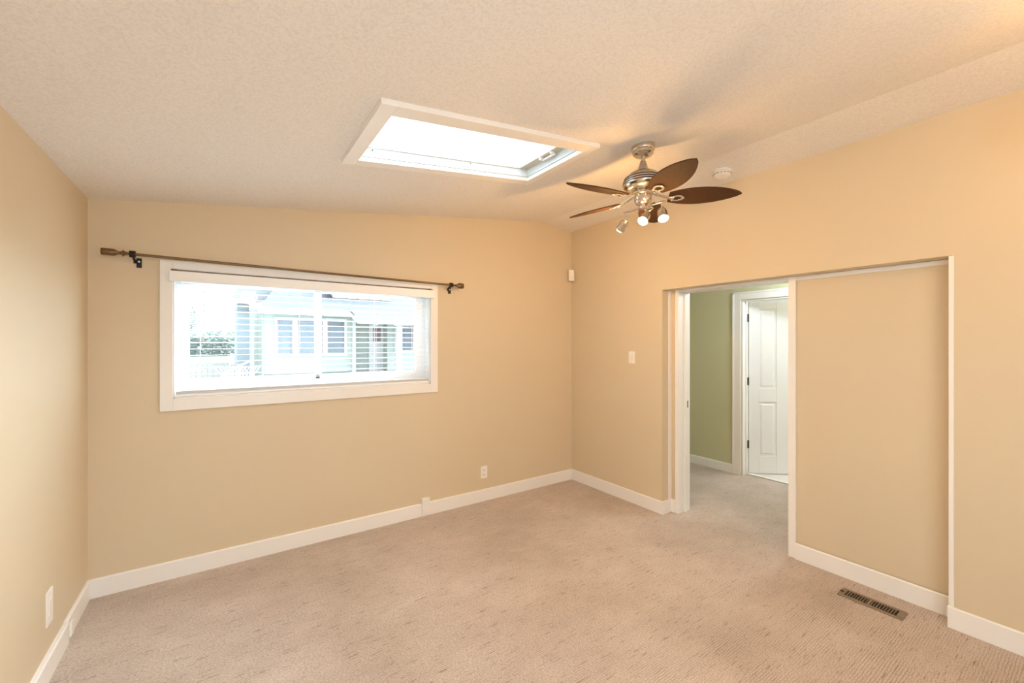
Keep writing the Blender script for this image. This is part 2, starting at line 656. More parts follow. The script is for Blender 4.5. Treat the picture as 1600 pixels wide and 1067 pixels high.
b.box(HX + .085, HX + .135, HDY0 + .02, HDY1 - .02, 0.003, 0.012)
struct(b.build('trim_threshold', M['white'], bevel=.003), 'white threshold strip under the open hallway door', 'threshold')

# ================================================================ BASEBOARDS
BH, BT = 0.115, 0.014


def base_profile_x(bm, x0, x1, y, d):       # along X on a wall at y, body towards d
    bm.prism([(y, 0.0), (y + d * BT, 0.0), (y + d * BT, BH - .006), (y + d * (BT - .005), BH), (y, BH)], 'x', x0, x1)


def base_profile_y(bm, y0, y1, x, d, t=BT, h=BH):
    bm.prism([(x, 0.0), (x + d * t, 0.0), (x + d * t, h - .006), (x + d * (t - .005), h), (x, h)], 'y', y0, y1)


b = MB()
base_profile_x(b, XL, XR, YB, -1)
struct(b.build('baseboard_back', M['white']), 'white baseboard along the window wall', 'baseboard')
b = MB()
base_profile_y(b, 3.10, YB - BT, XL, 1)
base_profile_y(b, YF, 3.10, XL, 1, .021, .110)
struct(b.build('baseboard_left', M['white']), 'white baseboard along the plain side wall', 'baseboard')
b = MB()
base_profile_y(b, RY1, YB - BT, XR, -1)
b.prism([(XR - BT, 0), (RX0 - .001, 0), (RX0 - .001, BH), (XR - BT, BH)], 'y', RY1 - BT, RY1)
base_profile_y(b, DY1 + .012, RY1 - BT, RX0, -1)
struct(b.build('baseboard_right', M['white']), 'white baseboard on the wall beside the doorway and corner', 'baseboard')
b = MB()
base_profile_y(b, YF, RY0 + .016, XR - .003, -1)
struct(b.build('baseboard_right_end', M['white']), 'white baseboard on the wall past the recess, nearest the viewer', 'baseboard')
b = MB()
base_profile_y(b, RY0 + .015, DY0 - .03, RX0 - .012, -1)
struct(b.build('baseboard_recess', M['white']), 'white baseboard under the recessed panel by the floor vent', 'baseboard')
b = MB()
base_profile_y(b, 2.629, HY1, HX, -1, .014, .105)
struct(b.build('baseboard_hall', M['white']), 'white baseboard at the foot of the hallway wall', 'baseboard')

# ================================================================ RECESS TRIM, DOOR JAMB
b = MB()
b.box(RX0 - .012, RX0, RY0 + .014, DY0 + .002, RZ - .030, RZ - .002)          # top rail
b.box(XR - .003, RX0, RY0 - .007, RY0 + .014, 0.0, RZ - .002)           # lining board at the recess end nearest the viewer
struct(b.build('trim_2', M['white'], bevel=.002), 'thin white trim around the recessed wall panel', 'trim')
o = empty('trim_3', (RX0, DY0, 0))
struct(o, 'white doorway jamb at the edge of the recessed panel', 'door jamb')
b = MB()
b.box(RX0 - .016, RX0, DY0 - .030, DY0 + .018, 0.0, RZ - .001)
b.build('casing', M['white'], o, bevel=.002)
b = MB()
b.box(RX0, RX1 + .004, DY0, DY0 + .018, 0.0, RZ - .018)
b.build('jamb_board', M['white'], o, bevel=.002)
o = empty('trim_4', (RX0, DY1, 0))
struct(o, 'white doorway jamb with the latch strike, nearer the room corner', 'door jamb')
b = MB()
b.box(RX0 - .014, RX0, DY1 - .020, DY1 + .012, 0.0, RZ - .001)
b.build('casing', M['white'], o, bevel=.002)
b = MB()
b.box(RX0, RX1 + .004, DY1 - .020, DY1, 0.0, RZ - .018)
b.build('jamb_board', M['white'], o, bevel=.002)
b = MB()
b.box(RX0 + .075, RX0 + .112, DY1 - .031, DY1 - .020, 0.0, RZ - .030)
b.build('door_stop', M['white'], o, bevel=.002)
b = MB()
b.box(RX0 + .118, RX0 + .142, DY1 - .0215, DY1 - .0199, 0.955, 1.020)
b.build('strike_plate', M['hinge'], o)
b = MB()
b.box(RX0 - .042, RX0 - .001, RY1 - .010, RY1, BH, RZ - .001)
struct(b.build('trim_5', M['white'], bevel=.002), 'narrow white strip inside the recess return beside the doorway', 'trim')
b = MB()
b.box(RX0 - .014, RX1 + .004, DY0 + .018, DY1 - .020, RZ - .018, RZ - .001)
struct(b.build('trim_6', M['white'], bevel=.002), 'white head jamb over the hallway doorway', 'door jamb')

# ================================================================ HALL DOOR
o = empty('trim_7', (HX, HDY1, 0))
struct(o, 'white casing around the open hallway door', 'door casing')
b = MB()
CW = 0.095
b.box(HX - .018, HX, HDY1 + .004, HDY1 + CW + .006, 0.0, HDZ + CW)
b.box(HX - .024, HX, HDY1 + .080, HDY1 + CW + .006, 0.0, HDZ + CW)
b.box(HX - .018, HX, HDY0 - CW, HDY0 - .004, 0.0, HDZ + CW)
b.box(HX - .018, HX, HDY0 - .004, HDY1 + .004, HDZ + .004, HDZ + CW)
b.box(HX - .024, HX, HDY0 - CW, HDY1 + CW + .006, HDZ + CW - .02, HDZ + CW)
b.build('casing', M['white'], o, bevel=.003)
b = MB()
b.box(HX, HX + .115, HDY1 - .016, HDY1, 0.0, HDZ)
b.box(HX, HX + .115, HDY0, HDY0 + .016, 0.0, HDZ)
b.box(HX, HX + .115, HDY0 + .016, HDY1 - .016, HDZ - .016, HDZ)
b.box(HX + .055, HX + .075, HDY1 - .027, HDY1 - .016, 0.0, HDZ - .016)
b.build('jamb_board', M['white'], o, bevel=.002)

# door leaf, hinged at the far face of the jamb and swung into the room beyond
hp = Vector((HX + .118, HDY1 - .020, 0.0))
du = Vector((0.745, -0.667, 0)).normalized()          # along the leaf
dn = Vector((-0.667, -0.745, 0)).normalized()         # towards the hallway
LW, LT, LZ0, LZ1 = 0.755, 0.035, 0.014, 2.036
o = empty('door_1', hp)
struct(o, 'white four panel door standing open beyond the hallway', 'door')


def leaf_box(bm, s0, s1, t0, t1, z0, z1, taper=0.0):
    v = []
    for s, t, z in [(s, t, z) for s in (s0, s1) for t in (t0, t1) for z in (z0, z1)]:
        k = taper if t == t1 else 0
        ss = s + (k if s == s0 else -k)
        zz = z + (k if z == z0 else -k)
        v.append(tuple(hp + du * ss + dn * t + Vector((0, 0, zz))))
    bm._new(v, [(0, 1, 3, 2), (4, 6, 7, 5), (0, 4, 5, 1), (2, 3, 7, 6), (0, 2, 6, 4), (1, 5, 7, 3)])


b = MB()
c0, c1 = 0.010, 0.026      # core front and back (t measured towards the hallway)
leaf_box(b, 0.006, LW, -LT + .009, -.009, LZ0, LZ1)
stiles = [(0.006, 0.112), (0.312, 0.445), (0.648, LW)]
rails = [(LZ0, 0.215), (0.855, 1.015), (1.955, LZ1)]
for t0, t1 in ((-.009, 0.0), (-LT, -LT + .009)):
    for s0, s1 in stiles:
        leaf_box(b, s0, s1, t0, t1, LZ0, LZ1)
    for z0, z1 in rails:
        for s0, s1 in ((0.112, 0.312), (0.445, 0.648)):
            leaf_box(b, s0, s1, t0, t1, z0, z1)
for s0, s1 in ((0.112, 0.312), (0.445, 0.648)):
    for z0, z1 in ((0.215, 0.855), (1.015, 1.955)):
        leaf_box(b, s0 + .022, s1 - .022, -.009, -.001, z0 + .022, z1 - .022, .016)
        leaf_box(b, s0 + .004, s1 - .004, -.0095, -.004, z0 + .004, z1 - .004, .004) if False else None
b.build('door_leaf', M['door_white'], o, bevel=.003)
for z in (1.85, 1.10, 0.355):
    b = MB()
    b.lathe([(0, -.046), (.007, -.046), (.007, .046), (0, .046)], hp + Vector((-.008, -.004, z)), seg=14)
    b.box(hp.x - .040, hp.x - .008, hp.y + .001, hp.y + .004, z - .045, z + .045)
    b.build('hinge', M['hinge'], o)
b = MB()
for t, d in ((0.0, 1), (-LT, -1)):
    c = hp + du * 0.70 + Vector((0, 0, 0.96)) + dn * t
    b.lathe([(0, 0), (.030, 0), (.030, .006), (.012, .008), (.012, .030), (.026, .040), (.028, .052), (.020, .062), (0, .064)], c, dn * d, seg=24)
b.build('door_knob', M['nickel'], o)

# ================================================================ WINDOW
b = MB()
CO = (-0.338, 1.623, 1.108, 2.101)
ci = (WX0, WX1, WZ0, WZ1)
yo = YB - 0.018
b.box(CO[0], ci[0], yo, YB, CO[2], CO[3])
b.box(ci[1], CO[1], yo, YB, CO[2], CO[3])
b.box(ci[0], ci[1], yo, YB, CO[2], ci[2])
b.box(ci[0], ci[1], yo, YB, ci[3], CO[3])
struct(b.build('trim_1', M['white'], bevel=.0025), 'white flat casing boards around the wide window', 'window casing')

o = empty('window_1', (WX0, YB, WZ0))
struct(o, 'wide white two pane sliding window behind the blind', 'window')
b = MB()
y0, y1 = YB + .002, YB + .088        # jamb liner
b.box(WX0, WX0 + .008, y0, YB + .16, WZ0, WZ1)
b.box(WX1 - .008, WX1, y0, YB + .16, WZ0, WZ1)
b.box(WX0, WX1, y0, YB + .16, WZ0, WZ0 + .008)
b.box(WX0, WX1, y0, YB + .16, WZ1 - .008, WZ1)
b.build('jamb_liner', M['vinyl'], o)
b = MB()
fy0, fy1 = YB + .088, YB + .150
fw = .042
b.box(WX0 + .008, WX0 + fw, fy0, fy1, WZ0 + .008, WZ1 - .008)
b.box(WX1 - fw, WX1 - .008, fy0, fy1, WZ0 + .008, WZ1 - .008)
b.box(WX0 + fw, WX1 - fw, fy0, fy1, WZ0 + .008, WZ0 + .062)
b.box(WX0 + fw, WX1 - fw, fy0, fy1, WZ1 - fw, WZ1 - .008)
b.build('window_frame', M['vinyl'], o, bevel=.003)


def sash(x0, x1, y0, y1, wl, wr, nm):
    z0, z1 = WZ0 + .062, WZ1 - fw
    b = MB()
    b.box(x0, x0 + wl, y0, y1, z0, z1)
    b.box(x1 - wr, x1, y0, y1, z0, z1)
    b.box(x0 + wl, x1 - wr, y0, y1, z0, z0 + .058)
    b.box(x0 + wl, x1 - wr, y0, y1, z1 - .04, z1)
    s = b.build('sash', M['vinyl'], o, bevel=.003)
    g = MB()
    ym = (y0 + y1) / 2
    g.box(x0 + wl - .003, x1 - wr + .003, ym - .002, ym + .002, z0 + .055, z1 - .037)
    g.build('glass_pane', M['glass'], s)
    return s


sash(WX0 + fw, 0.662, YB + .122, YB + .148, .040, .052, 'outer')
s2 = sash(0.605, WX1 - fw, YB + .092, YB + .120, .052, .062, 'inner')
b = MB()
b.box(0.615, 0.640, YB + .080, YB + .092, 1.275, 1.300)
b.build('latch', M['hinge'], s2)

# ================================================================ BLIND
o = empty('window_blind', (WX0, YB, WZ0))
tag(o, 'white horizontal slat blind with a plain valance, hanging open in the window', 'window blind')
vx0, vx1 = -0.287, 1.578
vy0 = YB - .062
b = MB()
b.box(vx0, vx1, vy0, vy0 + .012, 1.960, 2.029)
b.box(vx0, vx0 + .010, vy0 + .012, YB - .019, 1.960, 2.029)
b.box(vx1 - .010, vx1, vy0 + .012, YB - .019, 1.960, 2.029)
b.build('valance', M['slat'], o, bevel=.002)
b = MB()
by = YB + .034
b.box(WX0 + .012, WX1 - .012, by - .026, by + .026, 1.985, 2.018)
b.build('headrail', M['slat'], o, bevel=.002)
b = MB()
z = 1.955
SD = .0248
tilt = math.radians(-1.5)
while z > 1.255:
    prev = None
    pts = []
    n = 6
    for i in range(n + 1):
        t = -1 + 2 * i / n
        yy, zz = t * SD, .0030 * (1 - t * t)
        pts.append((by + yy * math.cos(tilt) - zz * math.sin(tilt), z + yy * math.sin(tilt) + zz * math.cos(tilt)))
    th = .0026
    b.prism(pts + [(p[0], p[1] - th) for p in reversed(pts)], 'x', WX0 + .013, WX1 - .013)
    z -= .0440
for k in range(4):                      # the slats resting on the bottom rail
    b.box(WX0 + .013, WX1 - .013, by - SD, by + SD, 1.213 + k * .006, 1.2165 + k * .006)
b.build('slats', M['slat'], o)
b = MB()
b.box(WX0 + .012, WX1 - .012, by - .026, by + .026, 1.196, 1.212)
b.build('bottom_rail', M['slat'], o, bevel=.003)
for x in (-0.128, 0.49, 1.07, 1.405):
    b = MB()
    for yy in (by - SD - .002, by + SD + .002):
        b.tube([(x, yy, 1.205), (x, yy, 1.986)], .0016, 6)
    b.build('ladder_cord', M['slat'], o)
b = MB()
b.tube([(-0.108, by - .034, 1.955), (-0.106, by - .036, 1.56)], .0026, 8)
b.build('tilt_wand', M['vinyl'], o)

# ================================================================ CURTAIN ROD
o = empty('curtain_rod', (0.65, YB, 2.10))
tag(o, 'bronze curtain rod with barrel finials mounted above the window', 'curtain rod')
ry = YB - .085
RA, RB = Vector((-.465, ry, 2.108)), Vector((1.755, ry, 2.086))
ax = (RB - RA).normalized()
b = MB()
b.tube([RA - ax * .035, RA + (RB - RA) * .5 + Vector((0, 0, -.002)), RB + ax * .010], .0088, 16)
b.build('rod', M['bronze'], o)
b = MB()
b.lathe([(0, 0), (.0115, 0), (.0115, .012), (.019, .015), (.019, .022), (.011, .026), (.009, .038), (.014, .048), (.0195, .056), (.0215, .062),
         (.0215, .112), (.0200, .115), (.0200, .118), (0, .118)], RA - ax * .020, -ax, 28)
b.build('finial', M['bronze'], o)
b = MB()
b.lathe([(0, 0), (.0115, 0), (.013, .006), (.010, .012), (.014, .022), (.024, .034), (.0255, .040), (.0255, .074), (.0235, .078), (0, .078)],
        RB + ax * .012, ax, 28)
b.build('finial', M['bronze'], o)
for P in (RA + ax * .004, RB - ax * .030):
    b = MB()
    b.lathe([(.011, -.014), (.021, -.014), (.021, .014), (.011, .014), (.011, -.014)], P, ax, 24)     # ring
    b.tube([P + Vector((0, .018, -.012)), P + Vector((0, .05, -.022)), P + Vector((0, .085 - .004, -.030))], .007, 10)
    b.box(P.x + .008, P.x + .034, YB - .005, YB, P.z - .070, P.z - .010)                              # wall plate
    b.box(P.x - .006, P.x + .030, YB - .011, YB - .004, P.z - .045, P.z - .022)
    br = b.build('bracket', M['black_metal'], o, bevel=.001)
    b = MB()
    b.lathe([(0, 0), (.006, 0), (.005, .003), (0, .004)], (P.x + .021, YB - .011, P.z - .033), (0, -1, 0), 12)
    b.build('screw', M['steel'], br)

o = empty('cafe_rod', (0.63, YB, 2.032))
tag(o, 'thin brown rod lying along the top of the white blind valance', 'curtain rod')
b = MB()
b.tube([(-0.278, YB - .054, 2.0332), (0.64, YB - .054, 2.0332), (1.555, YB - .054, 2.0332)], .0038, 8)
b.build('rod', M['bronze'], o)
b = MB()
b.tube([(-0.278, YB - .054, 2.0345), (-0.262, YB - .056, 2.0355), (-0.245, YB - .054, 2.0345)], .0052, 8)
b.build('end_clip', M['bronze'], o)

# ================================================================ SKYLIGHT (window_2)
th_s = math.atan(SL)
o = empty('window_2', ((KX0 + KX1) / 2, (KY0 + KY1) / 2, zc((KX0 + KX1) / 2)))
struct(o, 'white framed skylight set in the sloping ceiling', 'skylight')
nrm = Vector((-math.sin(th_s), 0, math.cos(th_s)))
tng = Vector((math.cos(th_s), 0, math.sin(th_s)))


def sk(x, y, h):              # x measured level; h along the ceiling normal
    return Vector((x, y, zc(x))) + nrm * h


def sk_box(bm, x0, x1, y0, y1, h0, h1):
    v = [tuple(sk(x, y, h)) for x in (x0, x1) for y in (y0, y1) for h in (h0, h1)]
    bm._new(v, [(0, 1, 3, 2), (4, 6, 7, 5), (0, 4, 5, 1), (2, 3, 7, 6), (0, 2, 6, 4), (1, 5, 7, 3)])


OX0, OX1, OY0, OY1 = .545, 1.850, 1.757, 2.478
b = MB()
sk_box(b, OX0, KX0 + .004, OY0, OY1, -.024, 0.001)
sk_box(b, KX1 - .004, OX1, OY0, OY1, -.024, 0.001)
sk_box(b, KX0 + .004, KX1 - .004, OY0, KY0 + .004, -.024, 0.001)
sk_box(b, KX0 + .004, KX1 - .004, KY1 - .004, OY1, -.024, 0.001)
b.build('surround_board', M['white'], o, bevel=.002)
b = MB()
t = .010
SH = .26
sk_box(b, KX0, KX0 + t, KY0, KY1, .002, SH)
sk_box(b, KX1 - t, KX1, KY0, KY1, .002, SH)
sk_box(b, KX0 + t, KX1 - t, KY0, KY0 + t, .002, SH)
sk_box(b, KX0 + t, KX1 - t, KY1 - t, KY1, .002, SH)
b.build('shaft_lining', M['shaft'], o)
b = MB()
g0, g1 = .050, .105
q = .012
sk_box(b, KX0 + t, KX0 + .03, KY0 + t, KY1 - t, g0, g1)
sk_box(b, KX1 - .075, KX1 - t, KY0 + t, KY1 - t, g0, g1)
sk_box(b, KX0 + .03, KX1 - .075, KY0 + t, KY0 + .03, g0, g1)
s1 = b.build('sash', M['alu'], o, bevel=.003)
b = MB()
sk_box(b, KX0 + .03, KX1 - .075, KY1 - .022, KY1 - t, g0, g1)
b.build('sash_rail', M['shaft'], o, bevel=.002)
b = MB()
sk_box(b, KX0 + .02, KX1 - .06, KY0 + .02, KY1 - .015, .082, .088)
b.build('glass_pane', M['sky_glass'], o)
b = MB()
ym = 2.12
sk_box(b, KX1 - .070, KX1 - .040, ym - .062, ym - .050, g0 - .014, g0 + .002)
sk_box(b, KX1 - .070, KX1 - .040, ym + .050, ym + .062, g0 - .014, g0 + .002)
sk_box(b, KX1 - .044, KX1 - .032, ym - .062, ym + .062, g0 - .018, g0 - .006)
b.build('latch', M['vinyl'], o, bevel=.002)
for x in (.70, 1.33):
    b = MB()
    c = sk(x, KY1 - t, .040)
    b.lathe([(0, 0), (.005, 0), (.004, .002), (0, .003)], c, (0, -1, 0), 10)
    b.build('screw', M['hinge'], o)

# ================================================================ CEILING FAN
FX, FY = 2.145, 1.679
fzc = zc(FX)
o = empty('ceiling_fan', (FX, FY, fzc))
tag(o, 'brushed nickel ceiling fan with five brown leaf blades and a lit spotlight bar', 'ceiling fan')
b = MB()
cb = 2.709
b.lathe([(0, .11), (.070, .11), (.070, .040), (.068, .036), (.064, .033), (.062, .018), (.052, .008), (.030, 0), (0, 0)], (FX, FY, cb), seg=48)
cano = b.build('canopy', M['nickel'], o)
# keep the canopy under the slope: shear its flat top onto the ceiling
for v in cano.data.vertices:
    if v.co.z > 2.709 - fzc + .08:
        v.co.z = SL * v.co.x - .0005
b = MB()
b.lathe([(0, 0), (.0140, 0), (.0140, -.030), (.0175, -.033), (.020, -.040), (.033, -.082), (.034, -.088), (0, -.088)], (FX, FY, cb + .002), seg=32)
b.build('downrod', M['nickel'], o)
zt = 2.624
b = MB()
prof = [(0, 0), (.034, 0), (.060, -.008), (.090, -.026), (.108, -.046), (.114, -.055), (.119, -.068), (.1215, -.082), (.121, -.092), (.116, -.104),
        (.104, -.115), (.085, -.123), (.055, -.128), (0, -.128)]
b.lathe(prof, (FX, FY, zt), seg=56)
mh = b.build('motor_housing', M['nickel'], o)
for dz, r in ((-.054, .1150), (-.069, .1208), (-.084, .1232)):
    b = MB()
    b.lathe([(r - .006, .0035), (r, .0030), (r, -.0030), (r - .006, -.0035), (r - .006, .0035)], (FX, FY, zt + dz), seg=56)
    b.build('dark_band', M['dark_nickel'], mh)
zh = 2.496
b = MB()
b.lathe([(0, 0), (.052, 0), (.055, -.004), (.055, -.020), (.050, -.024), (0, -.024)], (FX, FY, zh), seg=40)
b.build('flywheel', M['nickel'], o)
zs = zh - .024
b = MB()
b.lathe([(0, 0), (.050, 0), (.052, -.003), (.052, -.036), (.049, -.046), (.040, -.058), (.024, -.066), (0, -.068)], (FX, FY, zs), seg=40)
b.build('switch_housing', M['nickel'], o)

ZB = 2.452
zoff = ZB - fzc
pitch = math.radians(-14.5)
for k in range(5):
    a = math.radians(28 + 72 * k)
    R = Matrix.Rotation(a, 3, 'Z')
    Px = Matrix.Rotation(pitch, 3, 'X')
    # leaf outline
    L0, L1, W = .150, .570, .084
    n = 22
    top_, bot_ = [], []
    for i in range(n + 1):
        t = i / n
        s = L0 + (L1 - L0) * t
        # broad leaf: blunt root, belly past the middle, pointed tip
        hw = W * (math.sin(PI * min(1, .13 + .87 * t) ** 0.96) ** 0.66 if t < 1 else 0)
        top_.append((s, hw))
        bot_.append((s, -hw))
    out = top_ + list(reversed(bot_[:-1]))
    th = .0035
    b = MB()
    ring = [R @ (Px @ Vector((s, y, 0))) for s, y in out]
    off = R @ (Px @ Vector((0, 0, th)))
    base = Vector((FX, FY, ZB))
    n2 = len(ring)
    v = [tuple(base + p + off) for p in ring] + [tuple(base + p - off) for p in ring]
    f = [tuple(range(n2)), tuple(range(2 * n2 - 1, n2 - 1, -1))] + [(i, i + n2, (i + 1) % n2 + n2, (i + 1) % n2) for i in range(n2)]
    b._new(v, f)
    bl = b.build('blade', M['blade'], o)
    # blade iron: curved arm from the flywheel and an oval clasp with an opening under the blade root
    b = MB()
    pts = []
    for t in [i / 8 for i in range(9)]:
        s = .050 + .130 * t
        z = (zh - .010 - ZB) * (1 - t) ** 1.6 - .008 * t
        pts.append(base + R @ Vector((s, 0, z)))
    b.tube(pts, [.018, .018, .016, .015, .015, .016, .018, .020, .022], 12, flat=.42)
    rr = []
    for j in range(28):
        an = 2 * PI * j / 28
        rr.append((.030 * 1.35 * math.cos(an) + .200, .030 * math.sin(an)))
    outer = rr
    inner = [(.200 + (x - .200) * .58, y * .58) for x, y in rr]
    vv = []
    for (x, y) in outer + inner:
        vv.append(tuple(base + R @ (Px @ Vector((x, y, -.0045)))))
    for (x, y) in outer + inner:
        vv.append(tuple(base + R @ (Px @ Vector((x, y, -.0115)))))
    m_ = 28
    ff = []
    for j in range(m_):
        j2 = (j + 1) % m_
        ff += [(j, j2, m_ + j2, m_ + j), (2 * m_ + j, 3 * m_ + j, 3 * m_ + j2, 2 * m_ + j2), (j, 2 * m_ + j, 2 * m_ + j2, j2), (m_ + j, m_ + j2, 3 * m_ + j2, 3 * m_ + j)]
    b._new(vv, ff)
    b.build('blade_iron', M['nickel'], bl, bevel=.001)
    for s, y in ((.236, 0.0), (.172, .018), (.172, -.018)):
        b = MB()
        b.lathe([(0, 0), (.006, 0), (.005, .003), (0, .004)], base + R @ (Px @ Vector((s, y, -.0115))), -(R @ (Px @ Vector((0, 0, 1)))), 12)
        b.build('screw', M['steel'], bl)

# ---- light kit: S shaped bar and three spot heads
zb = 2.398
cr = Vector((0.823, -0.568, 0))      # along the picture wall
cf = Vector((0.568, 0.823, 0))
ctr = Vector((FX, FY, zb))
b = MB()
pts = []
for i in range(25):
    t = -1 + 2 * i / 24
    pts.append(ctr + cr * (.006 + .098 * t + .012 * math.sin(PI * t)) - cf * (.110 * math.sin(PI * t / 2)))
b.tube(pts, .0085, 12, flat=.8)
b.lathe([(0, .016), (.020, .016), (.020, -.010), (.012, -.014), (0, -.014)], ctr, seg=24)
b.build('light_bar', M['nickel'], o)


def spot_head(t, aim, drop, power, cone, spill):
    i = int(round((t + 1) * 12))
    p = pts[i]
    aim = Vector(aim).normalized()
    neck = p + Vector((0, 0, -drop))
    b = MB()
    b.tube([p, p + Vector((0, 0, -drop * .6)), neck], .005, 8)
    h0 = neck + aim * .004
    b.lathe([(0, -.020), (.010, -.020), (.014, -.012), (.0245, -.004), (.0275, .010), (.0290, .052), (.0315, .058), (.0300, .059), (.0270, .054), (.0250, .012), (.012, .002), (0, .002)], h0, aim, 32)
    hd = b.build('spotlight', M['nickel'], o)
    b = MB()
    b.lathe([(0, .040), (.014, .041), (.022, .046), (.0255, .054), (.023, .062), (.014, .069), (0, .072)], h0, aim, 28)
    b.build('bulb', M['bulb'], hd)
    b = MB()
    b.lathe([(.0255, .052), (.0295, .060), (.027, .063), (.0255, .052)], h0, aim, 28)
    b.build('glass_rim', M['bulb_rim'], hd)
    spot_lamp('fan_spotlight_lamp', h0 + aim * .080, power, WARM, .02, aim, cone)
    point_lamp('fan_spotlight_spill', h0 + aim * .10, spill, WARM, .03)


spot_head(-.83, cr * -.30 + cf * .75 + Vector((0, 0, -.55)), .060, 11, 165, 8.0)
spot_head(.08, cr * -.50 - cf * .45 + Vector((0, 0, -.72)), .052, 7, 150, 2.0)
spot_head(.66, -cf * .45 + Vector((0, 0, -.88)), .050, 7, 150, 2.0)

# ================================================================ SECOND LAMP over the viewer's shoulder
LX, LY = 2.30, 0.0
o = empty('pendant_lamp', (LX, LY, zc(LX)))
tag(o, 'round glass pendant lamp hanging behind the viewer near the side wall', 'pendant lamp')
b = MB()
b.lathe([(0, .03), (.06, .03), (.06, -.015), (.05, -.020), (0, -.020)], (LX, LY, zc(LX) - .012), seg=36)
b.build('canopy', M['nickel'], o)
b = MB()
b.tube([(LX, LY, zc(LX) - .02), (LX, LY, zc(LX) - .20)], .006, 10)
b.build('stem', M['nickel'], o)
b = MB()
b.lathe([(0, -.18), (.03, -.18), (.034, -.21), (0, -.21)], (LX, LY, zc(LX)), seg=24)
b.build('socket', M['nickel'], o)
b = MB()
b.lathe([(.030, -.210), (.050, -.220), (.066, -.245), (.070, -.27), (.066, -.295), (.045, -.325), (0, -.34)], (LX, LY, zc(LX)), seg=36)
b.build('glass_globe', M['globe'], o)
point_lamp('pendant_lamp_light', (LX, LY - .10, zc(LX) - .30), 10, WARM, .09)

# ---- unseen daylight-white drum lamp added behind the viewer to brighten the room
DX, DY = 0.35, -0.65
o = empty('fill_drum_lamp', (DX, DY, zc(DX)))
tag(o, 'unseen white drum lamp added behind the viewer to brighten the room', 'ceiling lamp')
b = MB()
b.lathe([(0, -.004), (.03, -.004), (.03, -.024), (.16, -.024), (.16, -.055), (.155, -.055), (0, -.055)], (DX, DY, zc(DX)), seg=40)
b.build('lamp_body', M['plastic'], o)
b = MB()
b.lathe([(.150, -.056), (.148, -.088), (.12, -.10), (0, -.105)], (DX, DY, zc(DX)), seg=40)
b.build('diffuser', M['led'], o)
point_lamp('fill_drum_light', (DX, DY, zc(DX) - .26), 16, COOL, .12)

# ---- unseen lights added to brighten the hallway and the room beyond
point_lamp('hall_fill_light', (4.50, 1.50, 2.30), 23, HALL, .12)
point_lamp('beyond_fill_light', (6.3, 1.4, 2.2), 30, (0.90, 0.96, 1.0), .15)  # stands in for daylight in the room beyond

# ================================================================ SMOKE DETECTOR
sx, sy = 3.092, 1.697
nr = Vector((SR, 0, 1)).normalized()
c = Vector((sx, sy, zc(sx)))
o = empty('smoke_detector', c)
tag(o, 'round white smoke detector on the ceiling beside the fan', 'smoke detector')
b = MB()
b.lathe([(0, .004), (.066, .004), (.066, -.010), (.063, -.012), (0, -.012)], c - nr * .002, nr, 40)
b.build('mounting_base', M['plastic'], o)
b = MB()
b.lathe([(0, -.012), (.058, -.012), (.058, -.018), (.056, -.019), (.060, -.021), (.060, -.030), (.052, -.038), (.030, -.042), (0, -.043)], c - nr * .002, nr, 40)
bd = b.build('cover', M['plastic'], o)
b = MB()
for k in range(16):
    a = 2 * PI * k / 16
    p = c + Vector((.0595 * math.cos(a), .0595 * math.sin(a), 0)) - nr * .026
    b.box(p.x - .004, p.x + .004, p.y - .004, p.y + .004, p.z - .0015, p.z + .0015, Matrix.Rotation(a, 3, 'Z'))
b.build('vent_slot', M['slot'], bd)
b = MB()
b.lathe([(0, 0), (.010, 0), (.009, .003), (0, .004)], c - nr * .0435 + Vector((-.02, -.012, .002)), -nr, 16)
b.build('test_button', M['plastic_ivory'], o)

# ================================================================ CORNER SENSOR
o = empty('motion_sensor', (XR - .055, YB - .055, 2.25))
tag(o, 'small white motion sensor mounted high in the room corner', 'motion sensor')
c = Vector((XR - .050, YB - .050, 2.312))
Rz = Matrix.Rotation(math.radians(45), 3, 'Z')
b = MB()
v2 = [(-.033, 0.0), (.033, 0.0), (.033, -.022), (.020, -.038), (-.020, -.038), (-.033, -.022)]
poly = [(c.x + (Matrix.Rotation(math.radians(-45), 2) @ Vector(p)).x, c.y + (Matrix.Rotation(math.radians(-45), 2) @ Vector(p)).y) for p in v2]
b.prism(poly, 'z', 2.250, 2.374)
b.build('sensor_case', M['plastic'], o, bevel=.004)
b = MB()
d = Vector((-1, -1, 0)).normalized()
p = c + d * .037
b.box(p.x - .016, p.x + .016, p.y - .003, p.y + .003, 2.268, 2.305, Matrix.Rotation(math.radians(-45), 3, 'Z'))
b.build('lens', M['plastic_ivory'], o, bevel=.002)


# ================================================================ WALL PLATES
def plate_back(name, x0, x1, z0, z1, label, cat, kind):
    o = empty(name, ((x0 + x1) / 2, YB, z0))
    tag(o, label, cat)
    y = YB
    b = MB()
    b.box(x0, x1, y - .006, y, z0, z1)
    pl = b.build('cover_plate', M['plastic'], o, bevel=.002)
    xm, zm = (x0 + x1) / 2, (z0 + z1) / 2
    if kind == 'outlet':
        for dz in (-.022, .022):
            b = MB()
            b.box(xm - .017, xm + .017, y - .0085, y - .005, zm + dz - .015, zm + dz + .015)
            rc = b.build('receptacle', M['plastic_ivory'], o, bevel=.003)
            b = MB()
            for dx in (-.007, .007):
                b.box(xm + dx - .0012, xm + dx + .0012, y - .0088, y - .008, zm + dz - .002, zm + dz + .008)
            b.box(xm - .0025, xm + .0025, y - .0088, y - .008, zm + dz - .011, zm + dz - .006)
            b.build('slot', M['slot'], rc)
    return o


plate_back('wall_outlet', 2.085, 2.158, .222, .340, 'white double outlet on the window wall, above the baseboard', 'electrical outlet', 'outlet')

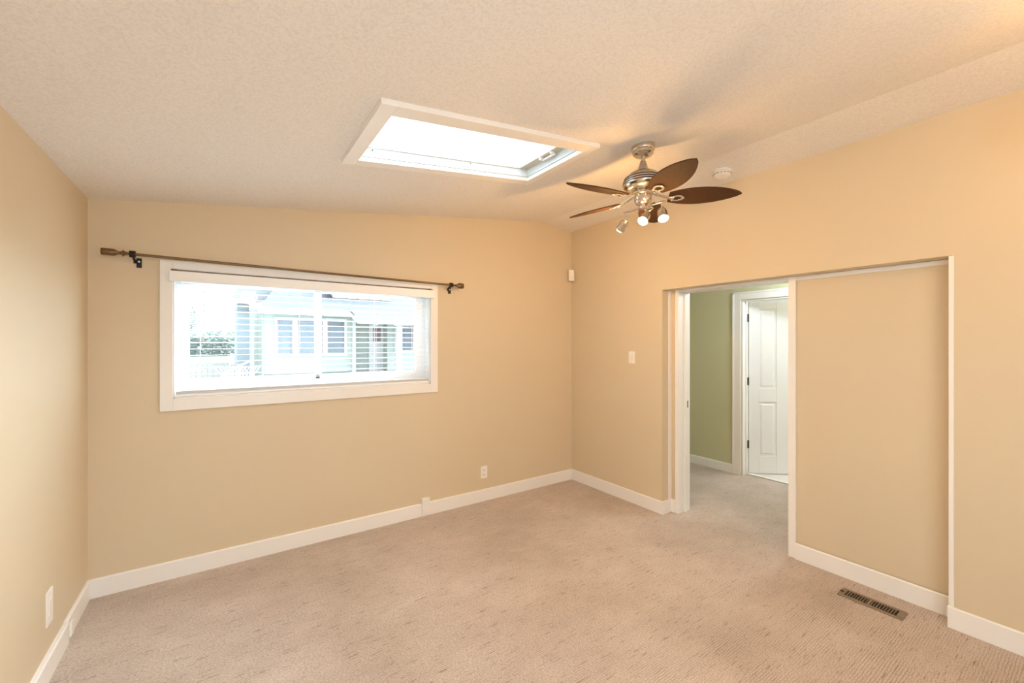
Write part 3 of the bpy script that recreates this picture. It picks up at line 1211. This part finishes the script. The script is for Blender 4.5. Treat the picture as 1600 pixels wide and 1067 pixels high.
o = empty('cable_cover', (1.505, YB - BT, 0.02))
tag(o, 'blank white cover plate fixed over the baseboard below the window', 'cover plate')
b = MB()
b.box(1.468, 1.541, YB - BT - .012, YB - BT, .022, .160)
b.box(1.468, 1.541, YB - BT - .002, YB, BH + .0005, .160)
b.build('cover_plate', M['plastic'], o, bevel=.002)

o = empty('light_switch', (XR, 2.705, 1.356))
tag(o, 'white light switch on the wall beside the doorway', 'light switch')
b = MB()
b.box(XR - .006, XR, 2.668, 2.742, 1.356, 1.472)
b.build('cover_plate', M['plastic'], o, bevel=.002)
b = MB()
b.box(XR - .009, XR - .005, 2.689, 2.721, 1.380, 1.448)
b.build('rocker', M['plastic_ivory'], o, bevel=.002)

o = empty('wall_outlet', (XL, 2.87, .222))
tag(o, 'white outlet plate low on the plain side wall', 'electrical outlet')
b = MB()
b.box(XL, XL + .006, 2.828, 2.912, .232, .392)
b.build('cover_plate', M['plastic'], o, bevel=.002)
b = MB()
b.box(XL + .005, XL + .0085, 2.852, 2.888, .275, .350)
b.build('receptacle', M['plastic_ivory'], o, bevel=.002)

o = empty('cable_box', (XL + .021, 3.10, 0.0))
tag(o, 'tiny white cable junction on the baseboard joint of the plain side wall', 'cable junction')
b = MB()
b.box(XL + .0215, XL + .032, 3.085, 3.125, .035, .1095)
b.build('cover', M['plastic'], o, bevel=.003)

# ================================================================ FLOOR REGISTER
vx0, vx1, vy0_, vy1_ = 3.130, 3.242, .692, .996
o = empty('floor_register', ((vx0 + vx1) / 2, (vy0_ + vy1_) / 2, 0))
tag(o, 'brown metal floor vent with slotted louvres in the carpet', 'floor vent')
b = MB()
e = .019
ix0, ix1, iy0, iy1 = vx0 + e, vx1 - e, vy0_ + e + .012, vy1_ - e - .010
h = .009
b.box(vx0, ix0, vy0_, vy1_, 0, h)
b.box(ix1, vx1, vy0_, vy1_, 0, h)
b.box(ix0, ix1, vy0_, iy0, 0, h)
b.box(ix0, ix1, iy1, vy1_, 0, h)
b.build('frame', M['register'], o, bevel=.003)
b = MB()
n = 19
for i in range(1, n):
    y = iy0 + (iy1 - iy0) * i / n
    wv = .0017 if i != 10 else .006
    b.box(ix0, ix1, y - wv, y + wv, .002, h - .001)
b.build('louvres', M['register'], o)
b = MB()
b.box(ix0, ix1, iy0, iy1, 0.0005, .0015)  # near-black plate puts the shade inside the vent into its colour
b.build('recess_shade_plate', M['slot'], o)
b = MB()
b.box(ix0 + .025, ix0 + .036, vy1_ - .020, vy1_ - .004, h, h + .008)
b.build('lever', M['slot'], o, bevel=.002)

# ================================================================ OUTSIDE
b = MB()
b.box(-40, 60, YB + TW, 90, -.6, -.45)
b.prism([(18.5, -.5), (90, -.5), (90, 2.2), (26, 1.15), (18.5, 0.5)], 'x', -40, .2)
struct(b.build('ground', M['grass']), 'lawn and yard outside the window', 'ground')

b = MB()
b.box(-4, 12, YB + TW, 12.6, -.45, -.42)  # unseen pale slab, added to bounce daylight up onto the slats
struct(b.build('bounce_slab', M['concrete']), 'unseen pale slab added outside the window to bounce daylight onto the blind', 'bounce_slab')

o = empty('neighbour_house', (3.0, 15.5, -.45))
tag(o, 'pale green single storey house with grey roof across the yard', 'house')
b = MB()
b.box(.75, 9.0, 15.5, 21.0, -.45, 2.66)
b.box(4.88, 9.0, 14.98, 15.5, .55, 2.50)
b.build('wall', M['house'], o)
b = MB()
b.box(1.06, 3.66, 15.0, 15.5, .57, 2.56)
b.build('bay', M['house'], o)
b = MB()
b.box(.74, 9.02, 15.45, 15.5, -.45, .52)
b.box(1.10, 3.62, 15.08, 15.45, -.45, .57)
b.build('foundation', M['foundation'], o)
b = MB()
b.box(.40, .75, 17.0, 21.0, -.45, 2.9)
b.build('side_wing', M['blue_grey'], o)
# main roof, lower porch roof and wing roof
b = MB()


def roof(bm, x0, x1, y0, z0, y1, z1, inset0=0, inset1=0, th=.08):
    v = [(x0, y0, z0), (x1, y0, z0), (x1 - inset1, y1, z1), (x0 + inset0, y1, z1)]
    v += [(x, y, z + th) for x, y, z in v]
    bm._new(v, [(0, 1, 2, 3), (7, 6, 5, 4), (0, 4, 5, 1), (1, 5, 6, 2), (2, 6, 7, 3), (3, 7, 4, 0)])


roof(b, .88, 9.4, 14.6, 2.50, 18.6, 4.40, 1.3, 0)
b.build('main_roof', M['shingle'], o)
b = MB()
roof(b, 3.50, 9.4, 13.6, 2.20, 14.62, 2.60)
b.build('porch_roof', M['shingle'], o)
b = MB()
roof(b, .26, 1.7, 16.6, 2.92, 19.0, 3.75, .25, 0)
b.build('wing_roof', M['shingle'], o)
b = MB()
b.box(.86, 3.56, 14.55, 14.60, 2.46, 2.58)
b.build('fascia', M['house_white'], o)
b = MB()
b.box(3.48, 9.4, 13.55, 13.60, 2.16, 2.28)
b.build('fascia', M['house_white'], o)
b = MB()
b.prism([(14.54, 2.46), (13.61, 2.18), (13.61, 2.28), (14.54, 2.57)], 'x', 3.47, 3.53)
b.build('fascia', M['house_white'], o)
b = MB()
b.box(.24, .85, 16.55, 16.6, 2.88, 3.02)
b.build('fascia', M['house_white'], o)
for x in (1.15, 1.72, 2.30, 2.95, 3.45):
    b = MB()
    b.box(x - .03, x + .03, 14.6, 15.0, 2.46, 2.56)
    b.build('rafter_tail', M['house_white'], o)
for x in (4.10, 4.70, 5.60, 6.3):
    b = MB()
    b.box(x - .03, x + .03, 13.6, 14.1, 2.12, 2.19)
    b.build('rafter_tail', M['house_white'], o)


def house_window(x0, x1, z0, z1, y, blind=False):
    b = MB()
    t = .068
    for a in ((x0 - t, x0, z0 - t, z1 + t), (x1, x1 + t, z0 - t, z1 + t), (x0, x1, z0 - t, z0), (x0, x1, z1, z1 + t)):
        b.box(a[0], a[1], y - .04, y, a[2], a[3])
    wd = b.build('window', M['house_white'], o)
    b = MB()
    s = .035
    zm = (z0 + z1) / 2
    for a in ((x0, x0 + s, z0, z1), (x1 - s, x1, z0, z1), (x0, x1, z0, z0 + s), (x0, x1, z1 - s, z1), (x0, x1, zm - s / 2, zm + s / 2)):
        b.box(a[0], a[1], y - .025, y - .006, a[2], a[3])
    b.build('sash', M['sash_plum'], wd)
    b = MB()
    b.box(x0, x1, y - .006, y - .002, z0, z1)
    b.build('pane', M['house_glass'], wd)


house_window(1.404, 1.833, 1.19, 2.29, 15.0)
house_window(1.975, 2.720, 1.18, 2.29, 15.0)
house_window(2.861, 3.409, 1.17, 2.30, 15.0)
house_window(5.20, 5.83, 1.27, 2.16, 14.98)
b = MB()
b.box(4.86, 5.06, 13.95, 14.15, -.45, 2.2)
b.build('porch_post', M['house_white'], o)
b = MB()
b.box(3.66, 3.76, 14.9, 15.0, .5, 2.5)
b.build('porch_post', M['house_white'], o)
b = MB()
b.box(3.6, 5.0, 14.0, 15.5, -.45, .50)
b.build('porch_deck', M['foundation'], o)
b = MB()
b.box(4.36, 4.92, 15.44, 15.5, .5, 2.35)
dr = b.build('front_door', M['house_white'], o)
b = MB()
b.box(4.50, 4.78, 15.43, 15.44, 1.6, 2.1)
b.build('door_light', M['sash_plum'], dr)
b = MB()
b.box(3.20, 5.29, 15.80, 17.2, 2.9, 3.34)
dm = b.build('dormer', M['house_white'], o)
for k in range(5):
    x0 = 3.24 + k * .41
    b = MB()
    b.box(x0 + .03, x0 + .37, 15.78, 15.80, 3.05, 3.29)
    b.build('dormer_pane', M['house_white'], dm)
b = MB()
roof(b, 3.05, 5.44, 15.6, 3.34, 17.6, 3.70)
b.build('dormer_roof', M['shingle'], o)
b = MB()
b.tube([(.735, 14.93, 2.45), (.735, 14.96, 1.4), (.735, 14.96, -.4)], .035, 8)
b.tube([(1.01, 14.95, 2.50), (1.01, 14.97, 1.4), (1.01, 14.97, .5)], .028, 8)
b.build('downpipe', M['blue_grey'], o)
b = MB()
b.box(2.55, 2.85, 16.1, 16.5, 3.1, 3.55)
b.build('chimney', M['blue_grey'], o)


def leaf_mass(bm, n, fn, size):
    for _ in range(n):
        c, k = fn()
        s = size * random.uniform(.6, 1.3)
        R = Matrix.Rotation(random.uniform(0, 6.28), 3, 'Z') @ Matrix.Rotation(random.uniform(-1.2, 1.2), 3, 'X')
        v = [tuple(Vector(c) + R @ Vector(p)) for p in ((-s, 0, 0), (0, -s * .45, s * .15), (s, 0, 0), (0, s * .45, s * .15))]
        bm._new(v, [(0, 1, 2, 3)])


# hedge
o = empty('hedge', (-.6, 24, .9))
tag(o, 'dense dark green clipped hedge beyond the neighbouring lawn', 'hedge')
b = MB()
leaf_mass(b, 5200, lambda: ((random.uniform(-3.5, .75), random.uniform(23.5, 24.5), random.uniform(.95, 1.92 + .10 * math.sin(random.uniform(0, 6)))), 0), .10)
b.build('leaves', M['leaf'], o)
b = MB()
for i in range(9):
    x = -3.3 + i * .48
    b.tube([(x, 24, .7), (x + .05, 24, 1.5)], [.04, .02], 6)
b.build('stems', M['bark'], o)


def tree(name, label, x, y, z0, h, r, n, m, sz):
    o = empty(name, (x, y, z0))
    tag(o, label, 'tree')
    b = MB()
    b.tube([(x, y, z0), (x + .05, y, z0 + h * .5), (x, y, z0 + h * .9)], [.16, .10, .03], 8)
    for k in range(7):
        a = k * 2.4
        b.tube([(x, y, z0 + h * (.35 + .07 * k)), (x + r * .6 * math.cos(a), y + r * .6 * math.sin(a), z0 + h * (.5 + .07 * k))], [.05, .015], 6)
    b.build('trunk', M['bark'], o)
    b = MB()

    def f():
        while True:
            p = [random.uniform(-1, 1) for _ in range(3)]
            q = math.sqrt(sum(v * v for v in p))
            if q < 1 and random.random() < .3 + .7 * q:
                break
        return (x + p[0] * r, y + p[1] * r, z0 + h * .66 + p[2] * h * .36), 0
    leaf_mass(b, n, f, sz)
    b.build('crown', m, o)


tree('broadleaf_tree', 'sparse grey green tree above the hedge at the window edge', -2.05, 31, 1.0, 2.9, .95, 1500, M['leaf_grey'], .11)
tree('round_tree', 'small round grey green tree behind the hedge next to the house', -.15, 38, 1.2, 1.3, 1.2, 1500, M['leaf_grey'], .10)

# lattice stair rail and low fence in front of the neighbour's yard
o = empty('stair_railing', (.30, 13.0, -.45))
tag(o, 'white lattice stair railing beside the neighbouring house', 'railing')
b = MB()
b.prism([(.02, .74), (.66, 1.09), (.66, 1.14), (.02, .79)], 'y', 12.97, 13.03)
b.build('rail', M['house_white'], o)
b = MB()
b.box(.02, .66, 12.98, 13.02, .30, .34)
b.build('rail', M['house_white'], o)
for x in (.02, .34, .64):
    b = MB()
    b.box(x - .03, x + .03, 12.96, 13.04, -.45, .80 + x * .55)
    b.build('post', M['house_white'], o)
b = MB()
for i in range(9):
    x = .02 + i * .075
    b.box(x, x + .02, 12.985, 12.995, .30, 1.0, Matrix.Rotation(.6, 3, 'Y'))
    b.box(x, x + .02, 13.005, 13.015, .30, 1.0, Matrix.Rotation(-.6, 3, 'Y'))
b.build('lattice', M['house_white'], o)

o = empty('yard_gate', (-.62, 12.9, -.45))
tag(o, 'low white gate frame in the yard below the hedge', 'gate')
b = MB()
for a in ((-.72, -.68, -.45, .93), (-.50, -.46, -.45, .93), (-.68, -.50, .86, .92), (-.68, -.50, .55, .59)):
    b.box(a[0], a[1], 12.88, 12.92, a[2], a[3])
b.build('frame', M['house_white'], o)
o = empty('yard_fence', (-.1, 16.0, -.45))
tag(o, 'weathered grey board fence below the hedge', 'fence')
b = MB()
for i in range(14):
    b.box(-1.5 + i * .14, -1.37 + i * .14, 16.0, 16.03, -.45, .86 + .02 * (i % 3))
b.build('board', M['wood_grey'], o)
b = MB()
b.box(-1.5, .46, 16.03, 16.07, .30, .38)
b.build('rail', M['wood_grey'], o)
o = empty('plant_pot', (-.98, 15.0, -.45))
tag(o, 'terracotta planter standing by the grey board fence', 'planter')
b = MB()
b.lathe([(0, 0), (.10, 0), (.14, 1.30), (.16, 1.32), (.16, 1.40), (.13, 1.40), (.12, 1.34), (0, 1.34)], (-1.05, 15.0, -.45), seg=20)
b.build('pot', M['terracotta'], o)
